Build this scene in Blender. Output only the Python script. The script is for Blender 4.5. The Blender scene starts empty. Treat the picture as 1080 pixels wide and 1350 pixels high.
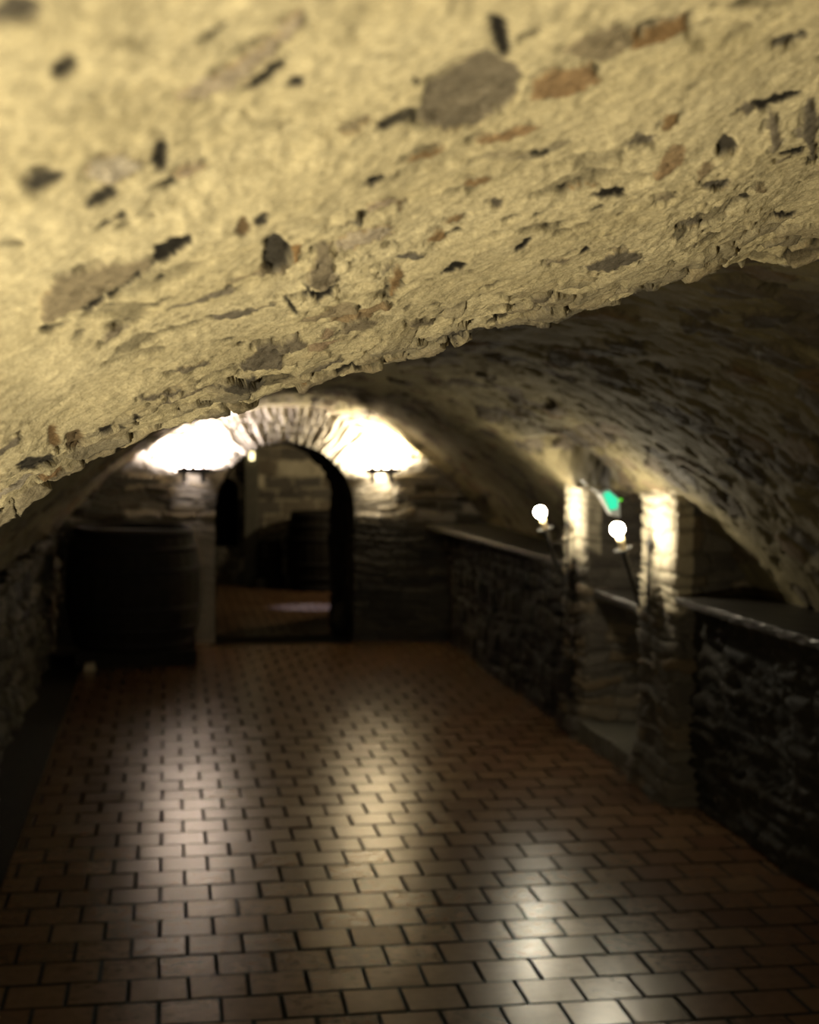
import bpy, bmesh, math, random
import numpy as np
from mathutils import Vector, Matrix

random.seed(5)
sc = bpy.context.scene
COL = sc.collection

# ------------------------------------------------------------------ camera
F_PX, YAW, PIT, ROL, HCAM = 1892.0, .1671, -.0555, .0089, 1.873
FW = np.array([math.sin(YAW)*math.cos(PIT), math.cos(YAW)*math.cos(PIT), math.sin(PIT)])
RT0 = np.array([math.cos(YAW), -math.sin(YAW), 0.])
UP0 = np.cross(RT0, FW)
RT = math.cos(ROL)*RT0 + math.sin(ROL)*UP0
UP = -math.sin(ROL)*RT0 + math.cos(ROL)*UP0
CAM = np.array([0, 0, HCAM])


def to_px(P):
    d = P - CAM
    z = d @ FW
    z = np.where(np.abs(z) < 1e-3, 1e-3, z)
    return 540 + F_PX*(d @ RT)/z, 675 - F_PX*(d @ UP)/z, z


cd = bpy.data.cameras.new('camera')
cam = bpy.data.objects.new('camera', cd)
COL.objects.link(cam)
M = Matrix.Identity(4)
for i in range(3):
    M[i][0], M[i][1], M[i][2], M[i][3] = RT[i], UP[i], -FW[i], CAM[i]
cam.matrix_world = M
cd.sensor_fit = 'VERTICAL'
cd.sensor_height = 36
cd.sensor_width = 28.8
cd.lens = 36*F_PX/1350
cd.clip_start = .02
cd.dof.use_dof = True
cd.dof.focus_distance = 2.05
cd.dof.aperture_fstop = 5.0
sc.camera = cam

# ------------------------------------------------------------------ noise
MASK = np.uint64(0xFFFFFFFF)


def hsh(i, j, seed):
    i = i.astype(np.int64).astype(np.uint64) & MASK
    j = j.astype(np.int64).astype(np.uint64) & MASK
    h = (i*np.uint64(374761393) + j*np.uint64(668265263) + np.uint64(seed*974711+12345)) & MASK
    h = ((h ^ (h >> np.uint64(13)))*np.uint64(1274126177)) & MASK
    h = ((h ^ (h >> np.uint64(16)))*np.uint64(2246822519)) & MASK
    h = h ^ (h >> np.uint64(15))
    return (h & MASK).astype(np.float64)/4294967296.0


def perlin(x, y, seed=0):
    xi, yi = np.floor(x), np.floor(y)
    xf, yf = x-xi, y-yi
    u = xf*xf*xf*(xf*(xf*6-15)+10)
    v = yf*yf*yf*(yf*(yf*6-15)+10)

    def g(a, b):
        t = hsh(xi+a, yi+b, seed)*2*math.pi
        return np.cos(t)*(xf-a) + np.sin(t)*(yf-b)
    n0 = g(0, 0)*(1-u) + g(1, 0)*u
    n1 = g(0, 1)*(1-u) + g(1, 1)*u
    return (n0*(1-v) + n1*v)*1.5


def fbm(x, y, seed=0, o=4, gain=.5):
    s, a = 0, 1.
    for k in range(o):
        s = s + a*perlin(x, y, seed+k*17)
        x, y, a = x*2.03+3.1, y*2.03+1.7, a*gain
    return s


def worley(x, y, seed=0):
    """F1, F2, cell random id, vector to the nearest point"""
    xi, yi = np.floor(x), np.floor(y)
    f1 = np.full(x.shape, 9.); f2 = np.full(x.shape, 9.)
    cid = np.zeros(x.shape); vx = np.zeros(x.shape); vy = np.zeros(x.shape)
    for a in (-1, 0, 1):
        for b in (-1, 0, 1):
            px = xi+a+.1+.8*hsh(xi+a, yi+b, seed)
            py = yi+b+.1+.8*hsh(xi+a, yi+b, seed+1)
            d = np.hypot(px-x, py-y)
            r = hsh(xi+a, yi+b, seed+2)
            near = d < f1
            f2 = np.where(near, f1, np.minimum(f2, d))
            cid = np.where(near, r, cid)
            vx = np.where(near, x-px, vx); vy = np.where(near, y-py, vy)
            f1 = np.where(near, d, f1)
    return f1, f2, cid, vx, vy


def sstep(a, b, x):
    t = np.clip((x-a)/(b-a), 0, 1)
    return t*t*(3-2*t)


# ------------------------------------------------------------------ mesh helpers
def link(name, me, mats, parent=None):
    o = bpy.data.objects.new(name, me)
    COL.objects.link(o)
    for m in (mats if isinstance(mats, (list, tuple)) else [mats]):
        me.materials.append(m)
    if parent:
        o.parent = parent
    return o


def grid_mesh(name, P, attrs, mat, keep=None, flip=False, smooth=True):
    n, m = P.shape[:2]
    me = bpy.data.meshes.new(name)
    idx = np.arange(n*m).reshape(n, m)
    q = np.stack([idx[:-1, :-1], idx[1:, :-1], idx[1:, 1:], idx[:-1, 1:]], -1)
    if flip:
        q = q[..., ::-1]
    q = q.reshape(-1, 4)
    if keep is not None:
        q = q[keep.reshape(-1)]
    used = np.unique(q)
    remap = np.zeros(n*m, np.int64); remap[used] = np.arange(len(used))
    q = remap[q]
    V = P.reshape(-1, 3)[used]
    me.vertices.add(len(V)); me.vertices.foreach_set('co', V.astype(np.float32).ravel())
    me.loops.add(q.size); me.loops.foreach_set('vertex_index', q.astype(np.int32).ravel())
    me.polygons.add(len(q))
    me.polygons.foreach_set('loop_start', np.arange(0, q.size, 4, dtype=np.int32))
    me.polygons.foreach_set('use_smooth', np.full(len(q), smooth))
    me.update(calc_edges=True)
    for k, a in attrs.items():
        at = me.attributes.new(k, 'FLOAT', 'POINT')
        at.data.foreach_set('value', a.reshape(-1)[used].astype(np.float32))
    me.validate()
    return link(name, me, mat)


def grid_normals(P):
    du = np.gradient(P, axis=0); dv = np.gradient(P, axis=1)
    n = np.cross(du, dv)
    return n/np.maximum(np.linalg.norm(n, axis=-1, keepdims=True), 1e-9)


def structure(o):
    o['kind'] = 'structure'
    return o


def tag(o, label, cat, group=None):
    o['label'] = label; o['category'] = cat
    if group:
        o['group'] = group
    return o


def empty(name, loc, label, cat, group=None, rz=0):
    o = bpy.data.objects.new(name, None)
    o.empty_display_size = .1
    o.location = loc; o.rotation_euler.z = rz
    COL.objects.link(o)
    return tag(o, label, cat, group)


class MB:
    def __init__(s):
        s.b = bmesh.new()

    def box(s, c, d, rot=None, bevel=0):
        r = bmesh.ops.create_cube(s.b, size=1, matrix=Matrix.Translation(c) @ (rot.to_4x4() if rot else Matrix.Identity(4)) @ Matrix.Diagonal((*d, 1)))
        if bevel:
            es = {e for v in r['verts'] for e in v.link_edges}
            bmesh.ops.bevel(s.b, geom=list(es), offset=bevel, segments=2, affect='EDGES', profile=.6)
        return s

    def lathe(s, prof, n=24, at=(0, 0, 0), rot=None, cap=True, sx=1, sy=1):
        rings = []
        R = rot.to_4x4() if rot else Matrix.Identity(4)
        for r, z in prof:
            rings.append([s.b.verts.new(Vector(at)+(R @ Vector((sx*r*math.cos(2*math.pi*k/n), sy*r*math.sin(2*math.pi*k/n), z)))) for k in range(n)])
        for a, b in zip(rings, rings[1:]):
            for k in range(n):
                s.b.faces.new((a[k], a[(k+1) % n], b[(k+1) % n], b[k]))
        if cap:
            s.b.faces.new(rings[0][::-1]); s.b.faces.new(rings[-1])
        return s

    def tube(s, pts, rad, n=8, taper=None):
        pts = [Vector(p) for p in pts]
        rings = []
        for i, p in enumerate(pts):
            t = (pts[min(i+1, len(pts)-1)]-pts[max(i-1, 0)]).normalized()
            a = t.orthogonal() if i == 0 else (a0 - t*a0.dot(t))
            a = a.normalized(); a0 = a
            b = t.cross(a)
            r = rad if taper is None else taper[i]
            rings.append([s.b.verts.new(p+a*r*math.cos(2*math.pi*k/n)+b*r*math.sin(2*math.pi*k/n)) for k in range(n)])
        for a, b in zip(rings, rings[1:]):
            for k in range(n):
                s.b.faces.new((a[k], a[(k+1) % n], b[(k+1) % n], b[k]))
        s.b.faces.new(rings[0][::-1]); s.b.faces.new(rings[-1])
        return s

    def prism(s, poly, axis_vec):
        """poly: 3D points of one face, extruded by axis_vec"""
        a = [s.b.verts.new(Vector(p)) for p in poly]
        b = [s.b.verts.new(Vector(p)+Vector(axis_vec)) for p in poly]
        n = len(a)
        s.b.faces.new(a); s.b.faces.new(b[::-1])
        for k in range(n):
            s.b.faces.new((a[k], b[k], b[(k+1) % n], a[(k+1) % n]))
        return s

    def sphere(s, c, r, seg=24, sz=1):
        bmesh.ops.create_uvsphere(s.b, u_segments=seg, v_segments=seg//2, radius=r, matrix=Matrix.Translation(c) @ Matrix.Diagonal((1, 1, sz, 1)))
        return s

    def build(s, name, mat, parent=None, smooth=False, jitter=0):
        bmesh.ops.recalc_face_normals(s.b, faces=s.b.faces)
        if jitter:
            for v in s.b.verts:
                v.co += Vector((random.uniform(-1, 1), random.uniform(-1, 1), random.uniform(-1, 1)))*jitter
        me = bpy.data.meshes.new(name)
        s.b.to_mesh(me); s.b.free()
        if smooth:
            me.polygons.foreach_set('use_smooth', np.full(len(me.polygons), True))
        return link(name, me, mat, parent)


# ------------------------------------------------------------------ materials
def new_mat(name):
    m = bpy.data.materials.new(name); m.use_nodes = True
    nt = m.node_tree
    for n in list(nt.nodes):
        nt.nodes.remove(n)
    out = nt.nodes.new('ShaderNodeOutputMaterial')
    b = nt.nodes.new('ShaderNodeBsdfPrincipled')
    nt.links.new(b.outputs[0], out.inputs[0])
    return m, nt, b


def N(nt, t, **kw):
    n = nt.nodes.new(t)
    for k, v in kw.items():
        if k in n.inputs:
            n.inputs[k].default_value = v
        else:
            setattr(n, k, v)
    return n


def ramp(nt, fac, stops):
    r = nt.nodes.new('ShaderNodeValToRGB')
    el = r.color_ramp.elements
    while len(el) < len(stops):
        el.new(.5)
    for e, (p, c) in zip(el, stops):
        e.position = p; e.color = (*c, 1)
    nt.links.new(fac, r.inputs[0])
    return r.outputs[0]


def mix(nt, fac, a, b, mode='MIX'):
    n = nt.nodes.new('ShaderNodeMix'); n.data_type = 'RGBA'; n.blend_type = mode
    if isinstance(fac, float):
        n.inputs[0].default_value = fac
    else:
        nt.links.new(fac, n.inputs[0])
    for s, k in ((a, 6), (b, 7)):
        if isinstance(s, tuple):
            n.inputs[k].default_value = (*s, 1)
        else:
            nt.links.new(s, n.inputs[k])
    return n.outputs[2]


def noise(nt, scale, detail=4, rough=.6, vec=None):
    n = N(nt, 'ShaderNodeTexNoise', Scale=scale, Detail=detail, Roughness=rough)
    if vec is not None:
        nt.links.new(vec, n.inputs['Vector'])
    return n


def rock_mat(name, mortar_a, mortar_b, stones, rough=.85, bump=.35, gscale=1.):
    """attributes: stone (0 mortar, 1 bare stone), rnd (per stone random), dark (black slate chips, dark joints, shade painted into holes)"""
    m, nt, b = new_mat(name)
    tc = N(nt, 'ShaderNodeTexCoord').outputs['Object']
    n1 = noise(nt, 3.2*gscale, 6, .65, tc)
    n2 = noise(nt, 60*gscale, 4, .7, tc)
    n3 = noise(nt, 260*gscale, 2, .6, tc)
    mort = ramp(nt, n1.outputs['Fac'], [(.32, mortar_a), (.68, mortar_b)])
    mort = mix(nt, .5, mort, ramp(nt, n2.outputs['Fac'], [(.3, (.55, .55, .55)), (.7, (1., 1., 1.))]), 'MULTIPLY')
    at = N(nt, 'ShaderNodeAttribute', attribute_name='rnd')
    st = ramp(nt, at.outputs['Fac'], stones)
    st = mix(nt, .6, st, ramp(nt, n2.outputs['Fac'], [(.25, (.45, .45, .45)), (.75, (1., 1., 1.))]), 'MULTIPLY')
    as_ = N(nt, 'ShaderNodeAttribute', attribute_name='stone')
    c = mix(nt, as_.outputs['Fac'], mort, st)
    c = mix(nt, 1., c, ramp(nt, n3.outputs['Fac'], [(.34, (.72, .70, .66)), (.64, (1.05, 1.05, 1.05))]), 'MULTIPLY')
    ad = N(nt, 'ShaderNodeAttribute', attribute_name='dark')
    c = mix(nt, ad.outputs['Fac'], c, (.014, .012, .009))  # near-black for slate chips, joints and the painted shade in holes
    nt.links.new(c, b.inputs['Base Color'])
    b.inputs['Roughness'].default_value = rough
    b.inputs['Specular IOR Level'].default_value = .25
    add = N(nt, 'ShaderNodeMath', operation='ADD')
    nt.links.new(n2.outputs['Fac'], add.inputs[0])
    mu = N(nt, 'ShaderNodeMath', operation='MULTIPLY'); mu.inputs[1].default_value = .35
    nt.links.new(n3.outputs['Fac'], mu.inputs[0]); nt.links.new(mu.outputs[0], add.inputs[1])
    bp = N(nt, 'ShaderNodeBump', Strength=bump, Distance=.006)
    nt.links.new(add.outputs[0], bp.inputs['Height'])
    nt.links.new(bp.outputs[0], b.inputs['Normal'])
    return m


SLATES = [(0, (.14, .12, .10)), (.35, (.24, .21, .17)), (.6, (.19, .17, .15)), (.8, (.30, .22, .13)), (1, (.36, .31, .24))]
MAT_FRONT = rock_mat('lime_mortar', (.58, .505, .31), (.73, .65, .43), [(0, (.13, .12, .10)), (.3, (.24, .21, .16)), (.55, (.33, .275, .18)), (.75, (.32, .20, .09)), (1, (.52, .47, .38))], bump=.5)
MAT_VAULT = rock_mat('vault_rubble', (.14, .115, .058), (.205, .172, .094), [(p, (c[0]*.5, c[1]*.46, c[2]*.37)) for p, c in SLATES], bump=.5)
MAT_SLATE = rock_mat('slate_masonry', (.42, .37, .27), (.54, .48, .36), [(p, tuple(x*.5 for x in c)) for p, c in SLATES], bump=.5)
MAT_DARKWALL = rock_mat('dark_slate', (.014, .011, .006), (.023, .019, .011), [(0, (.008, .007, .005)), (.5, (.016, .013, .009)), (.8, (.021, .016, .009)), (1, (.027, .023, .016))], bump=.5)  # very dark tones for counter fronts, reveal and side walls
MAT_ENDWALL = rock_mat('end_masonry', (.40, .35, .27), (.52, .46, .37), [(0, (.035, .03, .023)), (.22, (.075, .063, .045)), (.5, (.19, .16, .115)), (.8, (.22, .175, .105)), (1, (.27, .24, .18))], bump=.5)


def simple(name, col, rough=.5, metal=0., spec=.5, nscale=0, var=.3, bump=0):
    m, nt, b = new_mat(name)
    b.inputs['Roughness'].default_value = rough
    b.inputs['Metallic'].default_value = metal
    b.inputs['Specular IOR Level'].default_value = spec
    if nscale:
        tc = N(nt, 'ShaderNodeTexCoord').outputs['Object']
        n = noise(nt, nscale, 5, .6, tc)
        c = ramp(nt, n.outputs['Fac'], [(.3, tuple(x*(1-var) for x in col)), (.7, tuple(x*(1+var) for x in col))])
        nt.links.new(c, b.inputs['Base Color'])
        if bump:
            bp = N(nt, 'ShaderNodeBump', Strength=bump, Distance=.004)
            nt.links.new(n.outputs['Fac'], bp.inputs['Height']); nt.links.new(bp.outputs[0], b.inputs['Normal'])
    else:
        b.inputs['Base Color'].default_value = (*col, 1)
    return m


def emit(name, col, s):
    m, nt, b = new_mat(name)
    b.inputs['Base Color'].default_value = (*col, 1)
    b.inputs['Emission Color'].default_value = (*col, 1)
    b.inputs['Emission Strength'].default_value = s
    return m


MAT_IRON = simple('wrought_iron', (.035, .033, .03), .45, .6, .5, 60, .3, .3)
MAT_CREAM = simple('candle_sleeve', (.55, .45, .27), .5, 0, .4, 40, .12)
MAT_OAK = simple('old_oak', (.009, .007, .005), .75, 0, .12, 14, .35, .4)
MAT_HOOP = simple('rusty_hoop', (.012, .010, .009), .7, .3, .2, 40, .3)
MAT_PALEWOOD = simple('pale_wood', (.30, .24, .15), .7, 0, .3, 20, .2)
MAT_SLAB = simple('slab_stone', (.022, .019, .014), .42, 0, .4, 18, .35, .5)
MAT_STEP = simple('step_stone', (.075, .068, .05), .7, 0, .3, 25, .25, .6)
MAT_GROUT = simple('grout', (.014, .012, .008), .85, 0, .1, 60, .4, .5)
MAT_WHITE = simple('white_plastic', (.72, .72, .70), .4, 0, .4, 50, .03)
MAT_BULB = emit('torch_bulb_glow', (1., .89, .66), 440)
MAT_SC_L = emit('sconce_glow_cool', (1., .90, .88), 12)
MAT_SC_R = emit('sconce_glow_warm', (1., .88, .64), 12)
MAT_GREEN = emit('green_panel_glow', (.03, .75, .42), .9)
MAT_LED = emit('green_lamp_glow', (.15, .9, .02), 1.2)
MAT_LANT = emit('lantern_glow', (1., .85, .45), 3.5)

# floor tiles
MAT_TILE, nt, b = new_mat('terracotta_tile')
tc = N(nt, 'ShaderNodeTexCoord').outputs['Object']
ar = N(nt, 'ShaderNodeAttribute', attribute_name='rnd')
n1 = noise(nt, 22, 5, .6, tc); n2 = noise(nt, 140, 3, .6, tc); n3 = noise(nt, 1.1, 3, .5, tc)
c = ramp(nt, ar.outputs['Fac'], [(0, (.10, .050, .025)), (.3, (.14, .075, .036)), (.6, (.155, .088, .042)), (.85, (.12, .060, .031)), (1, (.17, .105, .055))])
c = mix(nt, .7, c, ramp(nt, n1.outputs['Fac'], [(.3, (.75, .75, .75)), (.7, (1, 1, 1))]), 'MULTIPLY')
c = mix(nt, .5, c, ramp(nt, n3.outputs['Fac'], [(.35, (.65, .62, .6)), (.65, (1, 1, 1))]), 'MULTIPLY')
nt.links.new(c, b.inputs['Base Color'])
r = N(nt, 'ShaderNodeMapRange'); r.inputs['To Min'].default_value = .21; r.inputs['To Max'].default_value = .29
nt.links.new(n1.outputs['Fac'], r.inputs['Value']); nt.links.new(r.outputs[0], b.inputs['Roughness'])
b.inputs['Specular IOR Level'].default_value = .5
bp = N(nt, 'ShaderNodeBump', Strength=.12, Distance=.002)
nt.links.new(n2.outputs['Fac'], bp.inputs['Height'])
bp2 = N(nt, 'ShaderNodeBump', Strength=.12, Distance=.004)
nt.links.new(n1.outputs['Fac'], bp2.inputs['Height']); nt.links.new(bp.outputs[0], bp2.inputs['Normal'])
nt.links.new(bp2.outputs[0], b.inputs['Normal'])


# ------------------------------------------------------------------ rock patterns
def rubble(u, v, seed, cell=(.22, .11), amt=.03, frac=.3):
    """plastered rubble vault: u along the arc, v along the axis"""
    wu = u + .04*fbm(u*6, v*6, seed+50, 3); wv = v + .04*fbm(u*6, v*6, seed+60, 3)
    f1, f2, cid, vx, vy = worley(wu/cell[0], wv/cell[1], seed)
    edge = f2-f1
    bare = (cid < frac)
    inside = sstep(.04, .14, edge)
    tilt = (vx*np.cos(cid*91)+vy*np.sin(cid*91))
    d = amt*.8*fbm(u*2.2, v*2.2, seed+3, 3) + amt*.45*fbm(u*9, v*9, seed+4, 4) + amt*.12*fbm(u*45, v*45, seed+5, 3)
    st = bare*inside
    d = d + st*(amt*(.35*np.sin(cid*500)+.25) + tilt*amt*.9)
    d = d - bare*(1-inside)*amt*.9*sstep(-.2, .2, fbm(u*11, v*11, seed+6, 2))
    hole = sstep(.42, .62, fbm(u*7, v*10, seed+8, 3))
    d = d - hole*amt*1.3
    rnd = (cid*37.7) % 1.0
    dark = np.clip(bare*(1-inside)*.5 + hole*.55, 0, 1)
    return d, st, rnd, dark


_tab = {}


def slate(u, v, seed, hmin=.03, hmax=.10, length=.26, amt=.03):
    """layered rubble walling: u horizontal, v vertical"""
    if seed not in _tab:
        rs = np.random.RandomState(seed)
        _tab[seed] = np.concatenate([[-1.], -1+np.cumsum(rs.uniform(hmin, hmax, 400))])
    t = _tab[seed]
    vv = v + .05*fbm(u*1.6, v*1.6, seed+1, 3) + .012*fbm(u*9, v*14, seed+2, 2)
    k = np.clip(np.searchsorted(t, vv)-1, 0, len(t)-2)
    lo, hi = t[k], t[k+1]
    ev = np.minimum(vv-lo, hi-vv)
    L = length*(.5+1.0*hsh(k, k*0, seed+3))
    uu = (u+.015*fbm(u*12, v*12, seed+4, 2))/L + 7.3*hsh(k, k*0+1, seed+3)
    j = np.floor(uu); fu = uu-j
    eu = np.minimum(fu, 1-fu)*L
    cid = hsh(j, k, seed+5); c2 = hsh(j, k, seed+6)
    e = np.minimum(ev, eu)
    ins = sstep(.002, .013, e)
    d = ins*amt*(c2*1.2-.35) + ins*amt*.5*(vv-lo)/(hi-lo)*(cid-.5) - (1-ins)*amt*.8
    d = d + amt*.9*fbm(u*1.8, v*1.8, seed+7, 3) + amt*.22*fbm(u*16, v*26, seed+8, 3)
    st = ins*(hsh(j, k, seed+9) < .8)
    return d, st, cid, (1-ins)*.45


def arclen(P):
    d = np.linalg.norm(np.diff(P, axis=0), axis=1)
    return np.concatenate([[0], np.cumsum(d)])


def resample(P, s_new, smooth=.12):
    """smooth a polyline and sample it at arc positions 0..1 of its length"""
    P = np.asarray(P, float)
    s = arclen(P); L = s[-1]
    f = np.linspace(0, L, 1500)
    Q = np.stack([np.interp(f, s, P[:, k]) for k in range(P.shape[1])], 1)
    w = int(smooth/L*1500)
    if w > 1:
        ker = np.hanning(w+2); ker /= ker.sum(); h = len(ker)//2
        pad = np.concatenate([2*Q[0]-Q[1:h+1][::-1], Q, 2*Q[-1]-Q[-h-1:-1][::-1]])
        Q = np.stack([np.convolve(pad[:, k], ker, 'valid')[:1500] for k in range(P.shape[1])], 1)
    ss = arclen(Q); ss /= ss[-1]
    return np.stack([np.interp(s_new, ss, Q[:, k]) for k in range(P.shape[1])], 1), L


# ------------------------------------------------------------------ FRONT LOW ARCH (close to the camera)
Y0 = 2.10
prof_f = [(-1.02, .35), (-.97, .75), (-.80, 1.06), (-.60, 1.34), (-.40, 1.575), (-.235, 1.728), (-.098, 1.836), (.118, 1.915), (.251, 1.961), (.386, 1.997), (.618, 2.058), (.70, 2.085), (.832, 2.138), (.992, 2.159), (1.25, 2.15), (1.6, 2.06), (2.0, 1.86), (2.4, 1.52), (2.75, 1.05), (2.8, .5)]
s0 = arclen(np.array(prof_f)); s0 = s0/s0[-1]
sa, sb = np.interp([-.42, 1.12], [p[0] for p in prof_f], s0)
su = np.concatenate([np.linspace(0, sa, 60, endpoint=False), np.linspace(sa, sb, 640, endpoint=False), np.linspace(sb, 1, 80)])
C2, Lf = resample(prof_f, su, .05)
T2 = np.gradient(C2, axis=0); T2 /= np.linalg.norm(T2, axis=1, keepdims=True)
NO = np.stack([-T2[:, 1], T2[:, 0]], 1)                 # outward (away from the room)
vy = np.concatenate([np.linspace(-2.2, .25, 40, endpoint=False), np.linspace(.25, Y0, 380)])
U, V = np.meshgrid(su*Lf, vy, indexing='ij')
yedge = Y0 + .05*fbm(su*Lf*5, su*0, 71, 4)
frac_y = (V+2.2)/(Y0+2.2)
Yg = V + (yedge-Y0)[:, None]*sstep(.8, 1, frac_y)
KF = .17
out = KF*np.clip(Y0-Yg, 0, None) - .02*np.clip(Y0-Yg, 0, None)**2
P = np.stack([C2[:, None, 0]+NO[:, None, 0]*out, Yg, C2[:, None, 1]+NO[:, None, 1]*out], -1)
Nn = grid_normals(P)
ctr = np.array([.9, 0, .8])
sg = np.sign(((P-np.array([.9, 0, .8])*[1, 0, 1]-P*[0, 1, 0])*Nn).sum(-1, keepdims=True))
Nin = -Nn*sg                                             # into the room
d, st, rnd, dark = rubble(U, V, 11, (.05, .035), .004, .035)
st *= sstep(1.0, 1.4, V); dark *= sstep(1.0, 1.4, V)
d += .011*fbm(U*3.2, V*3.2, 18, 2) + .0022*fbm(U*24, V*24, 15, 4) + .0016*fbm(U*80, V*80, 16, 3)
# small pits, and broken stone ends along the rear edge
pit = sstep(.52, .70, fbm(U*26, V*20, 19, 2))*sstep(-.2, .4, fbm(U*4, V*4, 21, 2))
d -= .004*pit; dark = np.clip(dark+.95*pit, 0, 1)
f1, f2, cid, wx, wy = worley((U+.01*fbm(U*20, V*20, 23, 2))/.06, (V+.01*fbm(U*20, V*20, 24, 2))/.05, 25)
em = sstep(.34, .04, Y0-Yg+.10*fbm(U*6, V*6, 26, 2))
fac = sstep(.02, .12, f2-f1)
d += em*(fac*(.012*cid-.003+.010*(wx*np.cos(cid*60)+wy*np.sin(cid*60))) - (1-fac)*.006)
eb = em*fac*(cid > .38)
st = np.maximum(st, eb*.75); rnd = np.where(eb > .3, (cid*7.3) % .6, rnd)
dark = np.clip(dark+em*(1-fac)*.7, 0, 1)
# stones and hollows of this arch: centre, half sizes, turn, kind, amount (their place on the surface is read off the photograph once)
px, py, pz = to_px(P+Nin*d[..., None])
brk = np.exp(-(((px-455)/110)**2+((py-355+(px-455)*.15)/75)**2)**2) + .6*np.exp(-(((px-880)/170)**2+((py-260)/90)**2)**2)
brk = brk*(pz > .2)
f1, f2, cid, wx, wy = worley((U+.008*fbm(U*30, V*30, 33, 2))/.035, (V+.008*fbm(U*30, V*30, 34, 2))/.04, 35)
d += brk*(.004*fbm(U*16, V*16, 36, 3)+sstep(.0, .12, f2-f1)*(.006*cid+.006*(wx*np.cos(cid*60)+wy*np.sin(cid*60))))
cr = brk*sstep(.07, .0, f2-f1)*sstep(.1, .5, fbm(U*13, V*13, 37, 2))
dark = np.clip(dark+.8*cr, 0, 1)
px, py, pz = to_px(P+Nin*d[..., None])
hs = np.clip(pz/2.0, .25, 1.2)


def poly_sd(pts, wob=3., seed=1):
    """signed distance-like value in surface pixels: >0 inside"""
    x = px + wob*1.3*fbm(px/11, py/9, seed, 3); y = py + wob*1.3*fbm(px/11, py/9, seed+9, 3)
    inside = np.zeros(px.shape, bool); dist = np.full(px.shape, 1e9)
    n = len(pts)
    for i in range(n):
        x1, y1 = pts[i]; x2, y2 = pts[(i+1) % n]
        dx, dy = x2-x1, y2-y1
        t = np.clip(((x-x1)*dx+(y-y1)*dy)/(dx*dx+dy*dy+1e-9), 0, 1)
        dist = np.minimum(dist, np.hypot(x-x1-t*dx, y-y1-t*dy))
        c = ((y1 > y) != (y2 > y)) & (x < dx*(y-y1)/(dy if dy else 1e-9)+x1)
        inside ^= c
    return np.where(inside, dist, -dist)


front_ok = (pz > .15) & (V > .1)


def stone(pts, col, h, soft=3., dk=0., seed=1, wob=3.):
    global d, st, rnd, dark
    sd = poly_sd(pts, wob, seed)
    m = sstep(-.3*soft, soft, sd)*front_ok
    if h < 0:
        d = d + m*h*hs*(.22 if col == HOLE else .6)
    else:
        d = d + m*h*hs*.35
    st = np.maximum(st*(1-m), m*min(1, 1)) if col is not None else st
    if col is not None:
        rnd = np.where(m > .3, col, rnd)
    dark = np.clip(dark*(1-m)+m*min(1, dk*(2.4 if col == HOLE else 1.4)), 0, 1)
    if dk < .3:                                         # broken joint round a bare stone
        rim = sstep(-7, -1.5, sd)*(1-m)*sstep(-.05, .35, fbm(U*22, V*22, seed+200, 2))*front_ok
        d = d - .007*hs*rim
        dark = np.clip(dark+.55*rim, 0, 1)


def blob(cx, cy, rx, ry, ang, col, h, dk=0., seed=1, soft=3.):
    a = math.radians(ang)
    k = 11
    rs = random.Random(seed*31+int(cx))
    pts = []
    for i in range(k):
        t = 2*math.pi*i/k
        q = .72+.5*rs.random()
        ex, ey = rx*q*math.cos(t), ry*q*math.sin(t)
        pts.append((cx+ex*math.cos(a)+ey*math.sin(a), cy-ex*math.sin(a)+ey*math.cos(a)))
    stone(pts, col, h, soft, dk, seed, 2.5)


HOLE = 0.02  # hollows: kept shallow, their shade painted in as near-black
stone([(50, 395), (75, 365), (135, 347), (195, 338), (203, 350), (165, 372), (108, 404), (54, 430)], .52, .010, 3, 0, 3)
stone([(105, 409), (150, 384), (188, 350), (183, 366), (150, 390), (115, 412)], HOLE, -.022, 2, .75, 4)
stone([(200, 346), (205, 323), (250, 308), (256, 316), (240, 332), (212, 348)], HOLE, -.02, 2, .55, 5)
stone([(345, 350), (350, 314), (366, 307), (388, 328), (382, 352), (362, 363)], .12, -.018, 2, .45, 6)
stone([(386, 318), (400, 322), (392, 350), (384, 345)], .75, .004, 2, 0, 7)
stone([(400, 376), (412, 350), (420, 316), (437, 320), (440, 348), (450, 368), (422, 386)], .42, .009, 2, 0, 8)
stone([(398, 390), (404, 372), (412, 386), (446, 374), (440, 388), (420, 398)], HOLE, -.018, 2, .6, 9)
stone([(440, 318), (470, 300), (515, 295), (520, 308), (470, 328), (446, 332)], .95, .005, 3, 0, 10)
stone([(548, 165), (560, 112), (600, 88), (640, 62), (690, 92), (682, 130), (636, 166), (590, 174)], .36, -.007, 4, .1, 11, 3)
blob(549, 108, 5, 6, 0, HOLE, -.015, .8, 12)
blob(546, 158, 5, 8, 0, HOLE, -.015, .8, 13)
stone([(642, 18), (668, 20), (676, 70), (662, 80), (650, 52)], HOLE, -.02, 5, .6, 14)
stone([(225, 128), (300, 82), (345, 50), (395, 8), (405, 25), (360, 75), (318, 112), (270, 130)], .93, .008, 6, 0, 15, 6)
stone([(312, 122), (350, 90), (392, 62), (372, 92), (335, 122)], HOLE, -.014, 5, .5, 16)
blob(390, 108, 14, 9, 20, HOLE, -.012, .35, 17, 5)
blob(85, 88, 20, 16, 20, HOLE, -.02, .55, 18, 8)
blob(212, 205, 14, 26, 0, HOLE, -.014, .4, 19, 8)
blob(25, 15, 45, 22, 10, .2, -.014, .35, 20, 10)
blob(60, 238, 34, 16, 25, HOLE, -.01, .25, 21, 8)
blob(132, 262, 26, 12, 25, HOLE, -.01, .3, 22, 6)
blob(150, 220, 40, 22, 15, .98, .006, 0, 23, 8)
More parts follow.
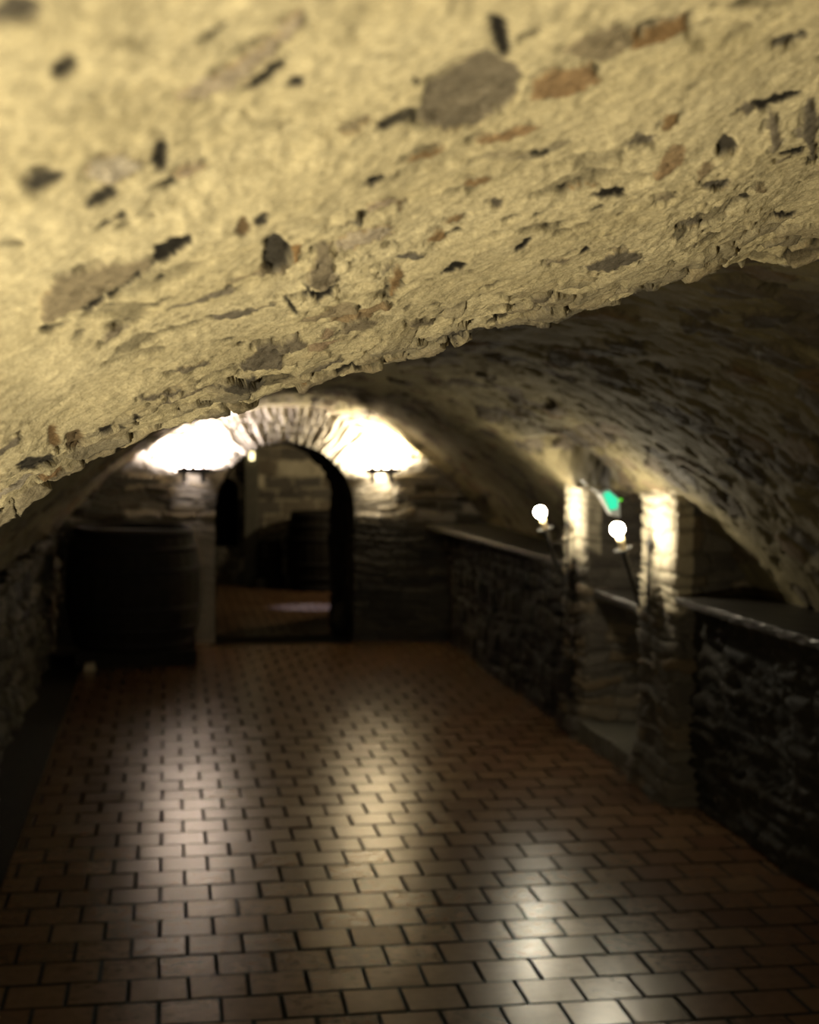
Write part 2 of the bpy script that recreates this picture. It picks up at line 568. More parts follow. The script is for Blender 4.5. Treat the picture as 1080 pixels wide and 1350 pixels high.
blob(160, 285, 8, 6, 0, HOLE, -.01, .4, 24)
for (cx, cy, rx, ry, an, co, h, dk) in [
    (494, 238, 15, 6, 30, HOLE, -.016, .7), (712, 203, 15, 5, 5, HOLE, -.016, .7), (803, 254, 24, 6, 8, HOLE, -.014, .45),
    (957, 196, 15, 16, 0, .15, -.02, .45), (948, 246, 24, 8, 8, .2, -.012, .3), (915, 295, 19, 7, 8, .3, -.01, .25),
    (771, 329, 7, 5, 0, HOLE, -.014, .6), (810, 345, 38, 12, 12, .18, .006, .1), (690, 322, 13, 6, 45, HOLE, -.014, .55),
    (598, 354, 19, 6, 25, HOLE, -.014, .6), (848, 187, 24, 8, 15, .3, -.008, .15), (630, 238, 21, 8, 15, .7, .005, 0),
    (577, 311, 13, 8, 15, .72, .004, .1), (522, 372, 8, 26, -25, .72, .004, .1), (510, 352, 6, 14, -25, .35, .006, 0),
    (384, 404, 4, 18, 35, HOLE, -.012, .6), (1021, 174, 9, 28, 5, .32, .007, .05), (1068, 165, 10, 45, 5, .2, .006, .2),
    (1045, 200, 22, 5, 20, HOLE, -.014, .6), (1010, 135, 44, 7, 18, HOLE, -.014, .5), (985, 142, 14, 8, 15, .3, .004, .1),
    (1032, 283, 24, 5, 4, HOLE, -.012, .5), (322, 300, 12, 14, -25, .7, -.008, .35), (345, 290, 8, 14, -30, HOLE, -.01, .3),
    (350, 472, 34, 18, 20, .3, .008, .15), (322, 508, 30, 12, 15, .15, .006, .3), (385, 455, 20, 10, 15, .35, .006, .1),
    (625, 441, 46, 9, 8, .12, -.014, .4), (500, 270, 26, 7, 20, .9, .004, 0), (655, 270, 9, 9, 0, .3, -.008, .25),
    (740, 110, 50, 22, 20, .78, .005, 0), (860, 45, 60, 16, 20, .76, .006, 0), (790, 55, 46, 22, 25, .55, .008, 0),
    (1035, 55, 28, 8, 20, .2, -.01, .4), (885, 160, 16, 10, 40, .72, .003, .1), (930, 225, 10, 16, -30, .6, .004, .1),
    (530, 270, 5, 12, -20, .72, -.008, .4), (672, 175, 50, 8, 14, .78, .004, 0), (560, 205, 30, 6, 20, .76, .003, 0),
    (770, 245, 30, 4, 5, .74, .002, 0), (70, 575, 10, 18, 10, .72, -.006, .15), (100, 580, 14, 16, 30, .65, -.008, .3),
    (148, 565, 24, 4, 10, HOLE, -.01, .4), (180, 550, 7, 4, 20, HOLE, -.008, .4), (250, 485, 28, 6, 15, .35, .004, .1),
    (215, 520, 30, 5, 12, .3, .004, .1), (150, 440, 22, 7, 35, .4, .004, 0), (45, 610, 26, 8, 15, HOLE, -.008, .3),
    (860, 385, 30, 8, 5, .2, .006, .2), (720, 395, 24, 6, 10, .35, .006, .1), (600, 290, 16, 5, 20, .7, .003, .1),
    (735, 345, 20, 5, 10, .4, .003, .05), (470, 430, 30, 8, 15, .45, .006, .05), (560, 425, 26, 6, 10, .4, .005, .1),
    (1000, 250, 10, 6, 0, .6, .004, .1), (880, 260, 12, 5, 10, .5, .003, .1), (470, 165, 26, 9, 20, .5, -.005, .15),
    (520, 160, 30, 8, 25, HOLE, -.008, .25), (250, 225, 26, 8, 20, .9, .004, 0)]:
    blob(cx, cy, rx, ry, an, co, h, dk, int(cx+cy) % 97)
P = P + Nin*d[..., None]
# the rear lip of the arch runs up behind its edge to the main vault
lips, la = [P], [st, rnd, dark]
last = P[:, -1:]
ext = np.array([.012, .04, .12, .3])
lipP = np.stack([last[:, 0, 0][:, None]+NO[:, None, 0]*ext, last[:, 0, 1][:, None]+.02+0*ext+.015*fbm(su[:, None]*Lf*30, ext*30+0*su[:, None], 77, 2), last[:, 0, 2][:, None]+NO[:, None, 1]*ext], -1)
P = np.concatenate([P, lipP], 1)
ex = lambda a: np.concatenate([a, np.repeat(a[:, -1:], 4, 1)], 1)
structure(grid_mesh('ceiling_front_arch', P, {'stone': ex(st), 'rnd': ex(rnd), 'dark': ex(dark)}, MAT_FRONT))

# ------------------------------------------------------------------ MAIN VAULT
prof_m = [(-1.02, .80), (-.985, .95), (-.906, 1.067), (-.587, 1.393), (-.267, 1.655), (.056, 1.854), (.446, 2.002), (.841, 2.079), (1.073, 2.092), (1.306, 2.085), (1.71, 1.969), (2.12, 1.737), (2.536, 1.401), (2.819, 1.06), (2.87, .93)]
su = np.linspace(0, 1, 430)
C2, Lm = resample(prof_m, su, .25)
T2 = np.gradient(C2, axis=0); T2 /= np.linalg.norm(T2, axis=1, keepdims=True)
NO = np.stack([-T2[:, 1], T2[:, 0]], 1)
vy = np.concatenate([np.linspace(1.9, 6.5, 420, endpoint=False), np.linspace(6.5, 12.72, 330)])
U, V = np.meshgrid(su*Lm, vy, indexing='ij')
off = np.interp(V, [1.9, 4.5, 6.75, 8.9, 12.0, 12.28, 12.42, 12.7], [.22, .16, .13, .10, .10, .09, .01, 0])
off = off*np.interp(C2[:, 0], [-.8, .6, 1.2], [.6, 1., 1.])[:, None]
off = off*(1-.38*sstep(.5, .9, C2[:, 0])[:, None]*sstep(3.6, 2.2, V))
P = np.stack([C2[:, None, 0]+NO[:, None, 0]*off, V, C2[:, None, 1]+NO[:, None, 1]*off], -1)
Nin = np.stack([-NO[:, 0][:, None]+0*V, 0*V, -NO[:, 1][:, None]+0*V], -1)
d, st, rnd, dark = rubble(U, V, 31, (.12, .22), .018, .30)
# ragged hollow above the alcove between the two piers, and ragged ledge over it
xx, zz = P[..., 0], P[..., 2]
hol = np.exp(-(((V-8.15)/.5)**4+((xx-2.29)/.12)**4))
d -= .2*hol*(.8+.4*fbm(U*8, V*8, 91, 2))
led = np.exp(-(((V-7.9)/.75)**4+((xx-2.46)/.05)**2))
d += .045*led*(.6+.8*np.abs(fbm(U*9, V*9, 92, 2)))
# row of projecting stones along the foot of the vault over the near counter
d += .03*sstep(2.3, 2.6, xx)*sstep(6.6, 5.5, V)*np.clip(fbm(U*7, V*5, 93, 2), 0, 1)
P = P + Nin*d[..., None]
xm = (P[:-1, :-1, 0]+P[1:, 1:, 0])/2
ym = (P[:-1, :-1, 1]+P[1:, 1:, 1])/2
keep = ~((ym > 7.36) & (ym < 8.42) & (xm > 2.53+.02*np.sin(ym*23)))
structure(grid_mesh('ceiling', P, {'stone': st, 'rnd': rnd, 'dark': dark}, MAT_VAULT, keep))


# ------------------------------------------------------------------ masonry sheets
def plan_sheet(name, pts, z0, z1, mat, seed, room_side=1, res=.014, lean=None, pale=None, amt=.03, smooth=.05, zfun=None, **kw):
    """a wall sheet that follows a plan polyline; room_side picks which side bulges"""
    pts = np.asarray(pts, float)
    L = arclen(pts)[-1]
    n = max(4, int(L/res)); m = max(4, int((z1-z0)/res))
    C, L = resample(pts, np.linspace(0, 1, n), smooth)
    T = np.gradient(C, axis=0); T /= np.linalg.norm(T, axis=1, keepdims=True)
    Nr = np.stack([T[:, 1], -T[:, 0]], 1)*room_side
    u = np.linspace(0, L, n); v = np.linspace(z0, z1, m)
    UU, VV = np.meshgrid(u, v, indexing='ij')
    d, st, rnd, dark = slate(UU, VV, seed, amt=amt, **kw)
    if pale is not None:                                   # pale upper blocks on the inner face, lamplight painted in; dark slate elsewhere
        pm = (UU > 1.0)*(UU < 1.66)*sstep(-.05, .06, VV-pale+.12*fbm(UU*5, VV*5, seed+30, 2))
        st = (1-pm)*np.maximum(st, .9)
        d = d*(1-.35*pm)
    if lean is not None:
        d = d + lean(VV)
    P = np.stack([C[:, None, 0]+Nr[:, None, 0]*d, C[:, None, 1]+Nr[:, None, 1]*d, VV], -1)
    return grid_mesh(name, P, {'stone': st, 'rnd': rnd, 'dark': dark}, mat)


MAT_LEFT = rock_mat('dark_rubble', (.055, .047, .028), (.10, .086, .055), [(0, (.03, .026, .02)), (.5, (.07, .06, .04)), (1, (.11, .095, .068))], bump=.5)  # dark tones for the left wall
structure(plan_sheet('wall_left', [(-.96, 1.6), (-.95, 8), (-.95, 12.72)], -.02, 1.0, MAT_LEFT, 41, 1, .02, amt=.05, hmin=.06, hmax=.2))
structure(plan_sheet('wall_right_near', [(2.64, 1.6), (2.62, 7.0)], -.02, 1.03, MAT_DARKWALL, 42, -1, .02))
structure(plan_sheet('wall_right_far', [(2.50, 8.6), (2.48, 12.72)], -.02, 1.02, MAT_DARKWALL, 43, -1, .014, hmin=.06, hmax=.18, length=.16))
foot = lambda v: .05*np.exp(-(v/.22)**2)
structure(plan_sheet('pillar_near', [(3.6, 6.85), (2.52, 6.85), (2.50, 6.90), (2.50, 7.36), (2.52, 7.40), (3.6, 7.40)], -.02, 1.72, MAT_SLATE, 44, -1, .011, foot, 1.0, .022))
structure(plan_sheet('pillar_far', [(3.6, 8.40), (2.52, 8.40), (2.50, 8.45), (2.50, 8.86), (2.52, 8.90), (3.6, 8.90)], -.02, 1.76, MAT_SLATE, 45, -1, .011, foot, 1.1, .022))
structure(plan_sheet('wall_alcove_back', [(3.35, 7.3), (3.35, 8.5)], -.02, 1.9, MAT_SLATE, 46, -1, .02, None, 3.))
# alcove ceiling
gx, gy = np.linspace(2.50, 3.45, 60), np.linspace(7.3, 8.5, 70)
X, Y = np.meshgrid(gx, gy, indexing='ij')
dd, st, rnd, dark = rubble(X, Y, 47, (.2, .1), .03, .5)
Z = 1.64+.10*sstep(2.5, 3.0, X) - dd
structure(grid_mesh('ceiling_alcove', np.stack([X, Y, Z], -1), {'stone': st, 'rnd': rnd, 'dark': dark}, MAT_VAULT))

# ------------------------------------------------------------------ END WALL with the round-arched doorway
AX, AR, AZ = 1.02, .61, 1.165


def ywall(x):
    return 12.69 - .06*(x-.4)


gx, gz = np.arange(-1.15, 3.05, .0125), np.arange(-.02, 2.3, .0125)
X, Z = np.meshgrid(gx, gz, indexing='ij')
rr = np.hypot(X-AX, Z-AZ); th = np.arctan2(Z-AZ, X-AX)
d1, s1, r1, k1 = slate(X, Z, 51, .035, .10, .3, .03)
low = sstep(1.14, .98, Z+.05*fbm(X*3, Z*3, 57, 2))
d2, s2, r2, k2 = slate(rr, th*.75, 52, .02, .05, .35, .02)
wr = sstep(1.0, .94, rr)*sstep(AZ-.03, AZ+.02, Z)
inside = (np.abs(X-AX) < AR) & (Z < AZ) | (rr < AR)
d, st, rnd, dark = (a*(1-wr)+b_*wr for a, b_ in ((d1, d2), (s1, s2), (r1, r2), (k1, k2)))
up = sstep(1.36, 1.52, Z+.05*fbm(X*4, Z*4, 55, 2))*.7          # rendered upper wall
d = d*(1-.55*up); st = st*(1-up); dark = dark*(1-up)
rnd = rnd*(1-low)+low*rnd*.22; st = np.maximum(st, low*.97)   # lower courses in slate, darkened to paint in the shade low on the wall
jb = sstep(.02, .08, X)*sstep(.44, .42, X)*sstep(1.08, 1.0, Z)   # dressed jamb blocks left of the door
d = d*(1-.8*jb)+.02*jb; st = np.maximum(st*(1-jb), jb*.4); dark *= (1-jb)
# snap the cells round the opening onto its outline so the arris is clean
sd = np.where(Z < AZ, np.abs(X-AX)-AR, rr-AR)
near = (sd < .0125) & (sd > -.02)
dx = np.where(Z < AZ, np.sign(X-AX), np.cos(th)); dz = np.where(Z < AZ, 0, np.sin(th))
X2 = np.where(near, X-dx*sd, X); Z2 = np.where(near, Z-dz*sd, Z)
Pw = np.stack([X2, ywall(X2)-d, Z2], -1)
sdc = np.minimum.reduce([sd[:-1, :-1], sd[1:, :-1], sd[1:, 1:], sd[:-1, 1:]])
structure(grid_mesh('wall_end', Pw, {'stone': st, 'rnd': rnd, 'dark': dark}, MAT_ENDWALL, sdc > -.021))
# the reveal: a tunnel through the thick wall
ang = np.linspace(0, math.pi, 90)
out = [(AX+AR, z) for z in np.linspace(0, AZ, 70, endpoint=False)]+[(AX+AR*math.cos(a), AZ+AR*math.sin(a)) for a in ang]+[(AX-AR, z) for z in np.linspace(AZ, 0, 70)[1:]]
out = np.array(out)
tl = np.concatenate([np.linspace(-.03, .06, 6), np.linspace(.09, 1.85, 90)])
uu = arclen(out)
U, V = np.meshgrid(uu, tl, indexing='ij')
d, st, rnd, dark = slate(V, U, 56, .05, .16, .3, .022)
d = d*sstep(-.03, .08, V)
g = np.gradient(out, axis=0); g /= np.linalg.norm(g, axis=1, keepdims=True)
nin = np.stack([-g[:, 1], g[:, 0]], 1)
P = np.stack([out[:, None, 0]+nin[:, None, 0]*d, ywall(out[:, 0])[:, None]+V, out[:, None, 1]+nin[:, None, 1]*d], -1)
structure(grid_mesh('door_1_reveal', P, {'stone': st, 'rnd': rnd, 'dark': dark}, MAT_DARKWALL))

# ------------------------------------------------------------------ ROOM BEYOND
YB = 17.6


def far_sheet(name, x0, x1, z0, z1, fn, mat, seed, keep=None, res=.025):
    gx, gz = np.arange(x0, x1, res), np.arange(z0, z1, res)
    X, Z = np.meshgrid(gx, gz, indexing='ij')
    d, st, rnd, dark = slate(X, Z, seed, .08, .22, .45, .03)
    k = None
    if keep is not None:
        k = keep((X[:-1, :-1]+X[1:, 1:])/2, (Z[:-1, :-1]+Z[1:, 1:])/2)
    return structure(grid_mesh(name, fn(X, Z, d), {'stone': st, 'rnd': rnd, 'dark': dark}, mat, k))


nx, nw, nz0, nz1 = .70, .155, .45, 1.30
far_sheet('wall_back', -1.2, 3.6, -.02, 2.5, lambda X, Z, d: np.stack([X, YB-d, Z], -1), MAT_SLATE, 61,
          lambda x, z: ~((np.abs(x-nx) < nw) & (z > nz0) & (z < nz1-nw) | ((np.hypot(x-nx, z-nz1+nw) < nw) & (z >= nz1-nw))))
far_sheet('wall_niche_back', .3, 1.1, .2, 1.6, lambda X, Z, d: np.stack([X, YB+.9-d, Z], -1), MAT_DARKWALL, 62)
far_sheet('wall_back_left', 14.5, 17.8, -.02, 2.5, lambda X, Z, d: np.stack([-.9+d, X, Z], -1), MAT_DARKWALL, 63)
far_sheet('wall_back_right', 14.5, 17.8, -.02, 2.5, lambda X, Z, d: np.stack([3.4-d, X, Z], -1), MAT_DARKWALL, 64)
far_sheet('ceiling_back', -1.2, 3.6, 14.4, 17.8, lambda X, Z, d: np.stack([X, Z, 2.3-.25*((X-1.2)/2.2)**2-d], -1), MAT_VAULT, 65)
structure(MB().box((nx-nw-.03, YB+.45, .85), (.05, .9, 1.1)).box((nx+nw+.03, YB+.45, .85), (.05, .9, 1.1)).box((nx, YB+.45, .42), (.5, .9, .05)).box((nx, YB+.45, 1.36), (.5, .9, .05)).build('door_2_niche', MAT_OAK))
# stone pilaster beside the niche
structure(MB().box((1.0, YB-.06, 1.1), (.17, .16, 2.2), None, .015).build('pillar_back', MAT_STEP))

# ------------------------------------------------------------------ FLOOR: terracotta tiles in running bond
T = .2; OX, OY = -.331, 4.889
verts, faces, rv, fm = [], [], [], []
rs = random.Random(3)


def tile(x0, x1, y0, y1):
    w = .0038
    h = rs.gauss(0, .0011); tx, ty = rs.gauss(0, .0035), rs.gauss(0, .0045)
    cx, cy = (x0+x1)/2, (y0+y1)/2
    r = rs.random()
    b0 = len(verts)
    jx, jy = rs.uniform(-.0015, .0015), rs.uniform(-.0015, .0015)
    for ins, z in ((w, -.02), (w, -.0045), (w+.001, -.0012), (w+.004, 0)):
        for sx, sy in ((-1, -1), (1, -1), (1, 1), (-1, 1)):
            x = cx+jx+sx*((x1-x0)/2-ins); y = cy+jy+sy*((y1-y0)/2-ins)
            verts.append((x, y, z+h+tx*(x-cx)+ty*(y-cy))); rv.append(r)
    for k in range(3):
        for q in range(4):
            a, b_ = b0+k*4+q, b0+k*4+(q+1) % 4
            faces.append((a, b_, b_+4, a+4)); fm.append(1)
    faces.append(tuple(range(b0+12, b0+16))); fm.append(0)


for k in range(-15, 66):
    y1 = OY+T*k; y0 = y1-T
    beyond = y0 > 14.4
    tun = y0 > 12.55
    xl, xr = (-.68, 2.68)
    if 12.5 < y0 <= 12.9:
        continue
    if tun and not beyond:
        xl, xr = .36, 1.68
    if beyond:
        xl, xr = -.8, 3.35
    if y0 > YB:
        break
    sh = OX + (0 if k % 2 == 0 else T/2)
    j = math.floor((xl-sh)/T)
    while sh+j*T < xr:
        a, c_ = max(sh+j*T, xl), min(sh+(j+1)*T, xr)
        if c_-a > .03:
            tile(a, c_, y0, y1)
        j += 1
b0 = len(verts)
for p in ((-1.3, 1.0), (3.7, 1.0), (3.7, 17.9), (-1.3, 17.9)):
    verts.append((*p, -.0065)); rv.append(0)
faces.append((b0, b0+1, b0+2, b0+3)); fm.append(1)
me = bpy.data.meshes.new('floor')
me.from_pydata(verts, [], faces)
me.attributes.new('rnd', 'FLOAT', 'POINT').data.foreach_set('value', rv)
fl = structure(link('floor', me, [MAT_TILE, MAT_GROUT]))
me.polygons.foreach_set('material_index', fm)
# threshold stone in the doorway
structure(MB().box((1.02, 12.72, -.002), (1.3, .30, .012), None, .004).build('trim_1', MAT_GROUT))


# ------------------------------------------------------------------ counters and step
def slab(name, poly, z, th, mat, label, cat, group=None, rough=.006, seed=1):
    """a rough stone slab: polygon outline with chipped edges"""
    pts = np.array(poly+[poly[0]], float)
    s = arclen(pts); n = int(s[-1]/.03)
    f = np.linspace(0, s[-1], n, endpoint=False)
    q = np.stack([np.interp(f, s, pts[:, k]) for k in (0, 1)], 1)
    c = q.mean(0)
    m = MB(); bm = m.b
    rings = []
    rr = random.Random(seed)
    for dz, ins in ((-th, .004), (-th*.6, 0), (-.010, 0), (-.002, .006), (0, .016)):
        ring = []
        for p in q:
            v = c-p; L = np.linalg.norm(v)
            e = ins+rr.uniform(-1, 1)*rough
            ring.append(bm.verts.new((p[0]+v[0]/L*e, p[1]+v[1]/L*e, z+dz+rr.uniform(-1, 1)*rough*.35)))
        rings.append(ring)
    for a, b_ in zip(rings, rings[1:]):
        for k in range(n):
            bm.faces.new((a[k], a[(k+1) % n], b_[(k+1) % n], b_[k]))
    bm.faces.new(rings[0][::-1]); bm.faces.new(rings[-1])
    return tag(m.build(name, mat), label, cat, group)


slab('stone_counter', [(2.575, 2.2), (2.545, 5.2), (2.50, 6.82), (2.99, 6.82), (2.99, 2.2)], 1.062, .034, MAT_SLAB,
     'long dark stone counter slab with a chipped glinting edge, in front of the near pier', 'counter', None, .010, 2)
slab('stone_counter', [(2.50, 8.88), (2.41, 10.54), (2.255, 12.6), (2.84, 12.6), (2.90, 8.93), (2.52, 8.93)], 1.055, .038, MAT_SLAB,
     'dark stone counter slab running from the end wall to the far pier with the lamp', 'counter', None, .005, 3)
slab('stone_shelf', [(2.55, 7.42), (2.55, 8.38), (3.33, 8.38), (3.33, 7.42)], .935, .05, MAT_SLAB,
     'short stone shelf slab set in the alcove between the two piers', 'shelf', None, .004, 4)
slab('stone_step', [(2.50, 7.32), (2.47, 8.5), (2.52, 8.5), (2.53, 8.39), (3.33, 8.39), (3.33, 7.42), (2.53, 7.42), (2.53, 7.32)], .125, .14, MAT_STEP,
     'low worn stone step at the foot of the alcove between the piers', 'step', None, .008, 5)


# ------------------------------------------------------------------ wall torches on the piers
def torch(y, label, zoff=0):
    t = empty('wall_torch', (2.47, y, .95+zoff), label, 'wall lamp', 'iron torch lamps on the piers')
    # local frame: x towards the pier, origin at the foot of the iron strap
    m = MB()
    m.box((0, 0, .17), (.012, .022, .36), None, .003)
    m.prism([(-.006, -.026, .33), (-.006, 0, .44), (-.006, .026, .33), (-.006, .012, .31), (-.006, -.012, .31)], (.010, 0, 0))
    m.prism([(-.006, -.04, .36), (-.006, -.028, .375), (-.006, -.01, .335), (-.006, -.016, .32)], (.010, 0, 0))
    m.prism([(-.006, .04, .36), (-.006, .028, .375), (-.006, .01, .335), (-.006, .016, .32)], (.010, 0, 0))
    m.build('back_strap', MAT_IRON, t)
    # rod leaning out of the wall
    foot_p, top_p = Vector((-.055, -.03, .02)), Vector((-.158, -.055, .325))
    ax = (top_p-foot_p).normalized()
    q = ax.to_track_quat('Z', 'Y').to_matrix()
    L = (top_p-foot_p).length
    rod = MB().lathe([(.004, 0), (.008, .02), (.011, L*.5), (.015, L*.8), (.019, L*.95), (.016, L)], 12, foot_p, q).build('rod', MAT_IRON, t, True)
    MB().tube([foot_p+ax*L*.72+Vector((.0, 0, 0)), (-.075, -.02, .245), (-.03, 0, .255), (-.004, 0, .24)], .006).build('arm', MAT_IRON, t, True)
    MB().tube([foot_p+ax*L*.30, (-.03, 0, .09), (-.004, 0, .10)], .005).build('arm', MAT_IRON, t, True)
    MB().lathe([(.010, -.004), (.044, .002), (.050, .012), (.046, .012), (.010, .004)], 20, top_p, q).build('drip_pan', MAT_IRON, t, True)
    sl = MB().lathe([(.019, 0), (.019, .085), (.015, .088)], 16, top_p, q)
    sl.build('candle_sleeve', MAT_CREAM, t, True)
    MB().sphere(top_p+ax*.118, .034).build('bulb', MAT_BULB, t, True)
    return t


torch(7.13, 'iron torch lamp with round glowing bulb on the nearer pier, beside the green light')
torch(8.68, 'iron torch lamp with round glowing bulb on the farther pier, ending the far counter')


# ------------------------------------------------------------------ wrought-iron sconces on the end wall
def sconce(x, z, mat, label, watts, col, up, cone, down):
    y = ywall(x)-.02
    t = empty('wall_sconce', (x, y, z), label, 'wall lamp', 'wrought iron sconces on the end wall')
    m = MB().box((0, -.13, 0), (.30, .016, .055), None, .002)
    for s in (-1, 1):
        m.prism([(s*.14, -.136, -.045), (s*.20, -.136, 0), (s*.14, -.136, .045), (s*.165, -.136, 0)], (0, .012, 0))
        m.prism([(s*.115, -.136, .012), (s*.135, -.136, .035), (s*.155, -.136, .012)], (0, .012, 0))
        m.prism([(s*.115, -.136, -.012), (s*.135, -.136, -.035), (s*.155, -.136, -.012)], (0, .012, 0))
    m.build('crossbar', MAT_IRON, t)
    for s in (-1, 1):
        p = MB().box((s*.082, -.14, -.01), (.040, .018, .18), None, .002)
        p.prism([(s*.082-.022, -.147, .068), (s*.082, -.147, .135), (s*.082+.022, -.147, .068)], (0, .012, 0))
        p.prism([(s*.082-.018, -.147, -.09), (s*.082, -.147, -.115), (s*.082+.018, -.147, -.09)], (0, .012, 0))
        p.build('spear_post', MAT_IRON, t)
    for s in (-1, 1):
        MB().tube([(s*.07, .02, -.03), (s*.07, -.05, -.032), (s*.07, -.13, -.008)], .006).build('bracket', MAT_IRON, t, True)
    aim = Vector((0, .85, up)).normalized()
    q = aim.to_track_quat('Z', 'Y').to_matrix()
    c = Vector((0, -.095, .05))
    MB().lathe([(.012, -.03), (.026, -.02), (.028, .018), (.025, .018), (.022, .006)], 16, c, q).build('lamp_head', MAT_IRON, t, True)
    MB().lathe([(.003, .008), (.021, .008), (.019, .012), (.004, .013)], 16, c, q).build('lens', mat, t, True)
    l = bpy.data.lights.new('sconce_beam', 'SPOT'); l.energy = watts; l.color = col
    l.spot_size = math.radians(cone); l.spot_blend = .35; l.shadow_soft_size = .015
    o = bpy.data.objects.new('sconce_beam', l); COL.objects.link(o); o.parent = t
    o.location = c+aim*.032; o.rotation_euler = aim.to_track_quat('-Z', 'Y').to_euler()
    l = bpy.data.lights.new('sconce_fill_spot', 'SPOT'); l.energy = down; l.color = col      # added spot to brighten the wall below; not part of the lamp head
    l.spot_size = math.radians(112); l.spot_blend = .8; l.shadow_soft_size = .012
    o = bpy.data.objects.new('sconce_fill_spot', l); COL.objects.link(o); o.parent = t
    o.location = (0, -.105, -.045); o.rotation_euler = Vector((0, .75, -.66)).to_track_quat('-Z', 'Y').to_euler()
    MB().box((0, -.085, .006), (.09, .05, .008), None, .003).build('tray', MAT_IRON, t)
    return t


sconce(.22, 1.525, MAT_SC_L, 'black iron sconce on the end wall left of the doorway, over the big barrel', 250, (1., .90, .92), .75, 174, 2.5)
sconce(1.85, 1.53, MAT_SC_R, 'black wrought iron sconce on the end wall right of the round doorway', 250, (1., .88, .66), .6, 176, 11)

# ------------------------------------------------------------------ emergency luminaire in the alcove
t = empty('emergency_light', (2.55, 8.22, 1.46), 'white emergency light with a glowing green panel high in the alcove between the piers', 'emergency light')
A = [(-.02, 0, .062), (.035, 0, .085), (.105, 0, .028), (.112, 0, -.085), (.058, 0, -.068)]
MB().prism(A, (0, .07, 0)).build('housing', MAT_WHITE, t)
MB().prism([(.002, -.006, .058), (.036, -.006, .074), (.094, -.006, .026), (.094, -.006, -.030), (.045, -.006, -.040)], (0, .007, 0)).build('light_panel', MAT_GREEN, t)
MB().prism([(-.125, .03, .138), (-.10, .03, .118), (-.012, .03, .052), (-.012, .03, .072), (-.095, .03, .135)], (0, .03, 0)).build('mounting_arm', MAT_WHITE, t)
MB().sphere((.112, -.004, .022), .008, 12).build('indicator_lamp', MAT_LED, t, True)


# ------------------------------------------------------------------ casks
def cask(name, loc, R, Hh, label, rz=0, bulge=.13, n=28, hoops=True):
    t = empty(name, loc, label, 'barrel', None, rz)
    def rad(f): return R*(1-bulge*(2*f-1)**2)
    prof = [(rad(f), f*Hh) for f in np.linspace(0, 1, 15)]
    prof = prof+[(rad(1)-.03, Hh), (rad(1)-.035, Hh-.05)]
    m = MB().lathe(prof, n*2, (0, 0, 0), None, False)
    bm = m.b
    bm.verts.ensure_lookup_table()
    for i, v in enumerate(bm.verts):
        if i % 2 == 0 and i < 15*n*2:
            r = math.hypot(v.co.x, v.co.y)
            v.co.x *= (r-.004)/r; v.co.y *= (r-.004)/r
    m.build('stave_body', MAT_OAK, t)
    MB().lathe([(rad(1)-.034, -.012), (rad(1)-.034, .012)], 40, (0, 0, Hh-.06)).build('head', MAT_OAK, t)
    if hoops:
        for f, w in ((.04, .05), (.17, .045), (.34, .045), (.66, .045), (.83, .045), (.96, .05)):
            MB().lathe([(rad(f-w/2/Hh)+.001, -w/2), (rad(f-w/2/Hh)+.006, -w/2), (rad(f+w/2/Hh)+.006, w/2), (rad(f+w/2/Hh)+.001, w/2)], 48, (0, 0, f*Hh), None, False).build('hoop', MAT_HOOP, t, True)
    return t


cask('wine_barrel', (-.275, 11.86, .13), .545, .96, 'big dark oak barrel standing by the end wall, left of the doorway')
for y, lb in ((11.52, 'dark wooden beam under the front of the big barrel by the doorway'), (12.2, 'dark wooden beam under the back of the big barrel by the doorway')):
    o = MB().box((0, 0, .065), (.95, .12, .13), None, .006).build('wooden_beam', MAT_OAK)
    o.location = (-.245, y, 0); tag(o, lb, 'beam')
o = MB().prism([(-.045, 0, 0), (.045, 0, 0), (.03, 0, .06), (-.035, 0, .05)], (0, .10, 0)).build('wooden_wedge', MAT_PALEWOOD)
o.location = (-.60, 11.33, 0); tag(o, 'small pale wooden wedge on the floor at the foot of the big barrel', 'wedge')
cask('wine_barrel', (1.83, 17.0, .0), .44, .92, 'large dark barrel against the back wall of the room beyond the doorway')
cask('small_cask', (1.20, 17.2, .13), .15, .40, 'small dark cask beside the large barrel in the room beyond the doorway', 0, .12, 20)
o = MB().box((0, 0, .06), (.34, .32, .12), None, .006).build('wooden_stand', MAT_OAK)
o.location = (1.20, 17.2, 0); tag(o, 'low dark wooden stand under the small cask beyond the doorway', 'stand')
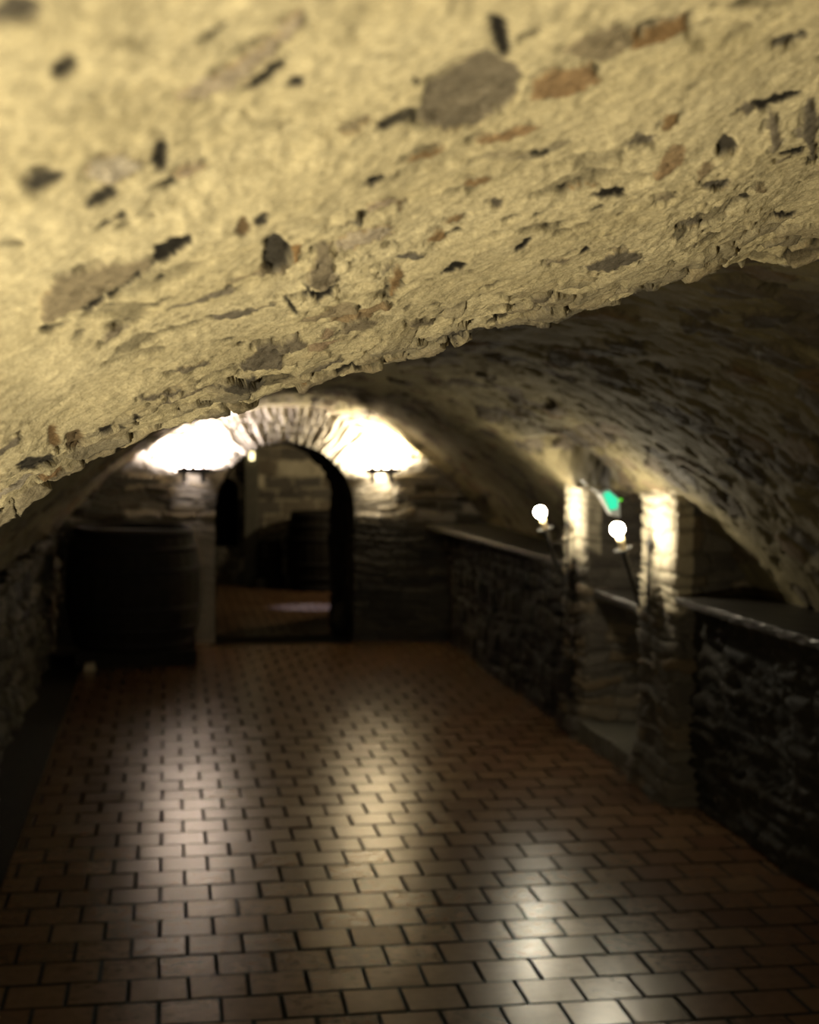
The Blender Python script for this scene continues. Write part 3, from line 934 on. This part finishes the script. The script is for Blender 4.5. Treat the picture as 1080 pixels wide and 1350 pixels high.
# guard stone at the foot of the right jamb
g = MB()
bmesh.ops.create_icosphere(g.b, subdivisions=3, radius=1)
for v in g.b.verts:
    v.co = Vector((v.co.x*.13, v.co.y*.22, v.co.z*.2+.14))*(1+.12*float(perlin(np.array([v.co.x*2.1+9]), np.array([v.co.z*2.3+v.co.y+3]), 4)[0]))
    v.co.z = max(v.co.z, 0)
o = g.build('guard_stone', MAT_GROUT, None, True)
o.location = (1.60, 13.2, 0); tag(o, 'dark rounded guard stone at the foot of the right doorway jamb', 'stone')
# small lit lantern on the wall of the far room
t = empty('wall_lantern', (1.000, 17.42, 1.571), 'small pale lit lantern seen under the top left of the doorway arch', 'lantern')
MB().box((0, 0, 0), (.055, .05, .10), None, .008).build('glass_body', MAT_LANT, t)
MB().lathe([(.045, 0), (.02, .03), (.006, .045)], 12, (0, 0, .05)).build('cap', MAT_IRON, t)
MB().tube([(0, 0, .09), (-.04, .05, .11), (-.06, .15, .08)], .007).build('bracket', MAT_IRON, t, True)


# ------------------------------------------------------------------ lamps outside the picture
def lamp(name, loc, w, col, rad=.05):
    l = bpy.data.lights.new(name, 'POINT'); l.energy = w; l.color = col; l.shadow_soft_size = rad
    o = bpy.data.objects.new(name, l); o.location = loc; COL.objects.link(o)
    return o


lamp('floor_lamp_under_the_arch', (-.52, .6, .72), 135, (1., .87, .60))
lamp('lamp_in_the_far_room', (2.7, 15.6, 1.7), 75, (1., .82, .5))
sp = bpy.data.lights.new('cool_spot_far_room', 'SPOT'); sp.energy = 500; sp.color = (.36, .48, 1); sp.spot_size = .36; sp.spot_blend = .5; sp.shadow_soft_size = .04
so = bpy.data.objects.new('cool_spot_far_room', sp); so.location = (2.6, 15.25, 1.6)
so.rotation_euler = (Vector((1.5, 15.2, 0))-Vector(so.location)).to_track_quat('-Z', 'Y').to_euler(); COL.objects.link(so)

w = bpy.data.worlds.new('world'); sc.world = w; w.use_nodes = True
w.node_tree.nodes['Background'].inputs[0].default_value = (.9, .8, .6, 1)
w.node_tree.nodes['Background'].inputs[1].default_value = .0

sc.view_settings.view_transform = 'Standard'
sc.view_settings.look = 'None'
sc.view_settings.exposure = 0
sc.view_settings.gamma = 1
sc.view_settings.use_curve_mapping = False
sc.cycles.use_denoising = True
sc.cycles.max_bounces = 8
sc.cycles.sample_clamp_indirect = 8
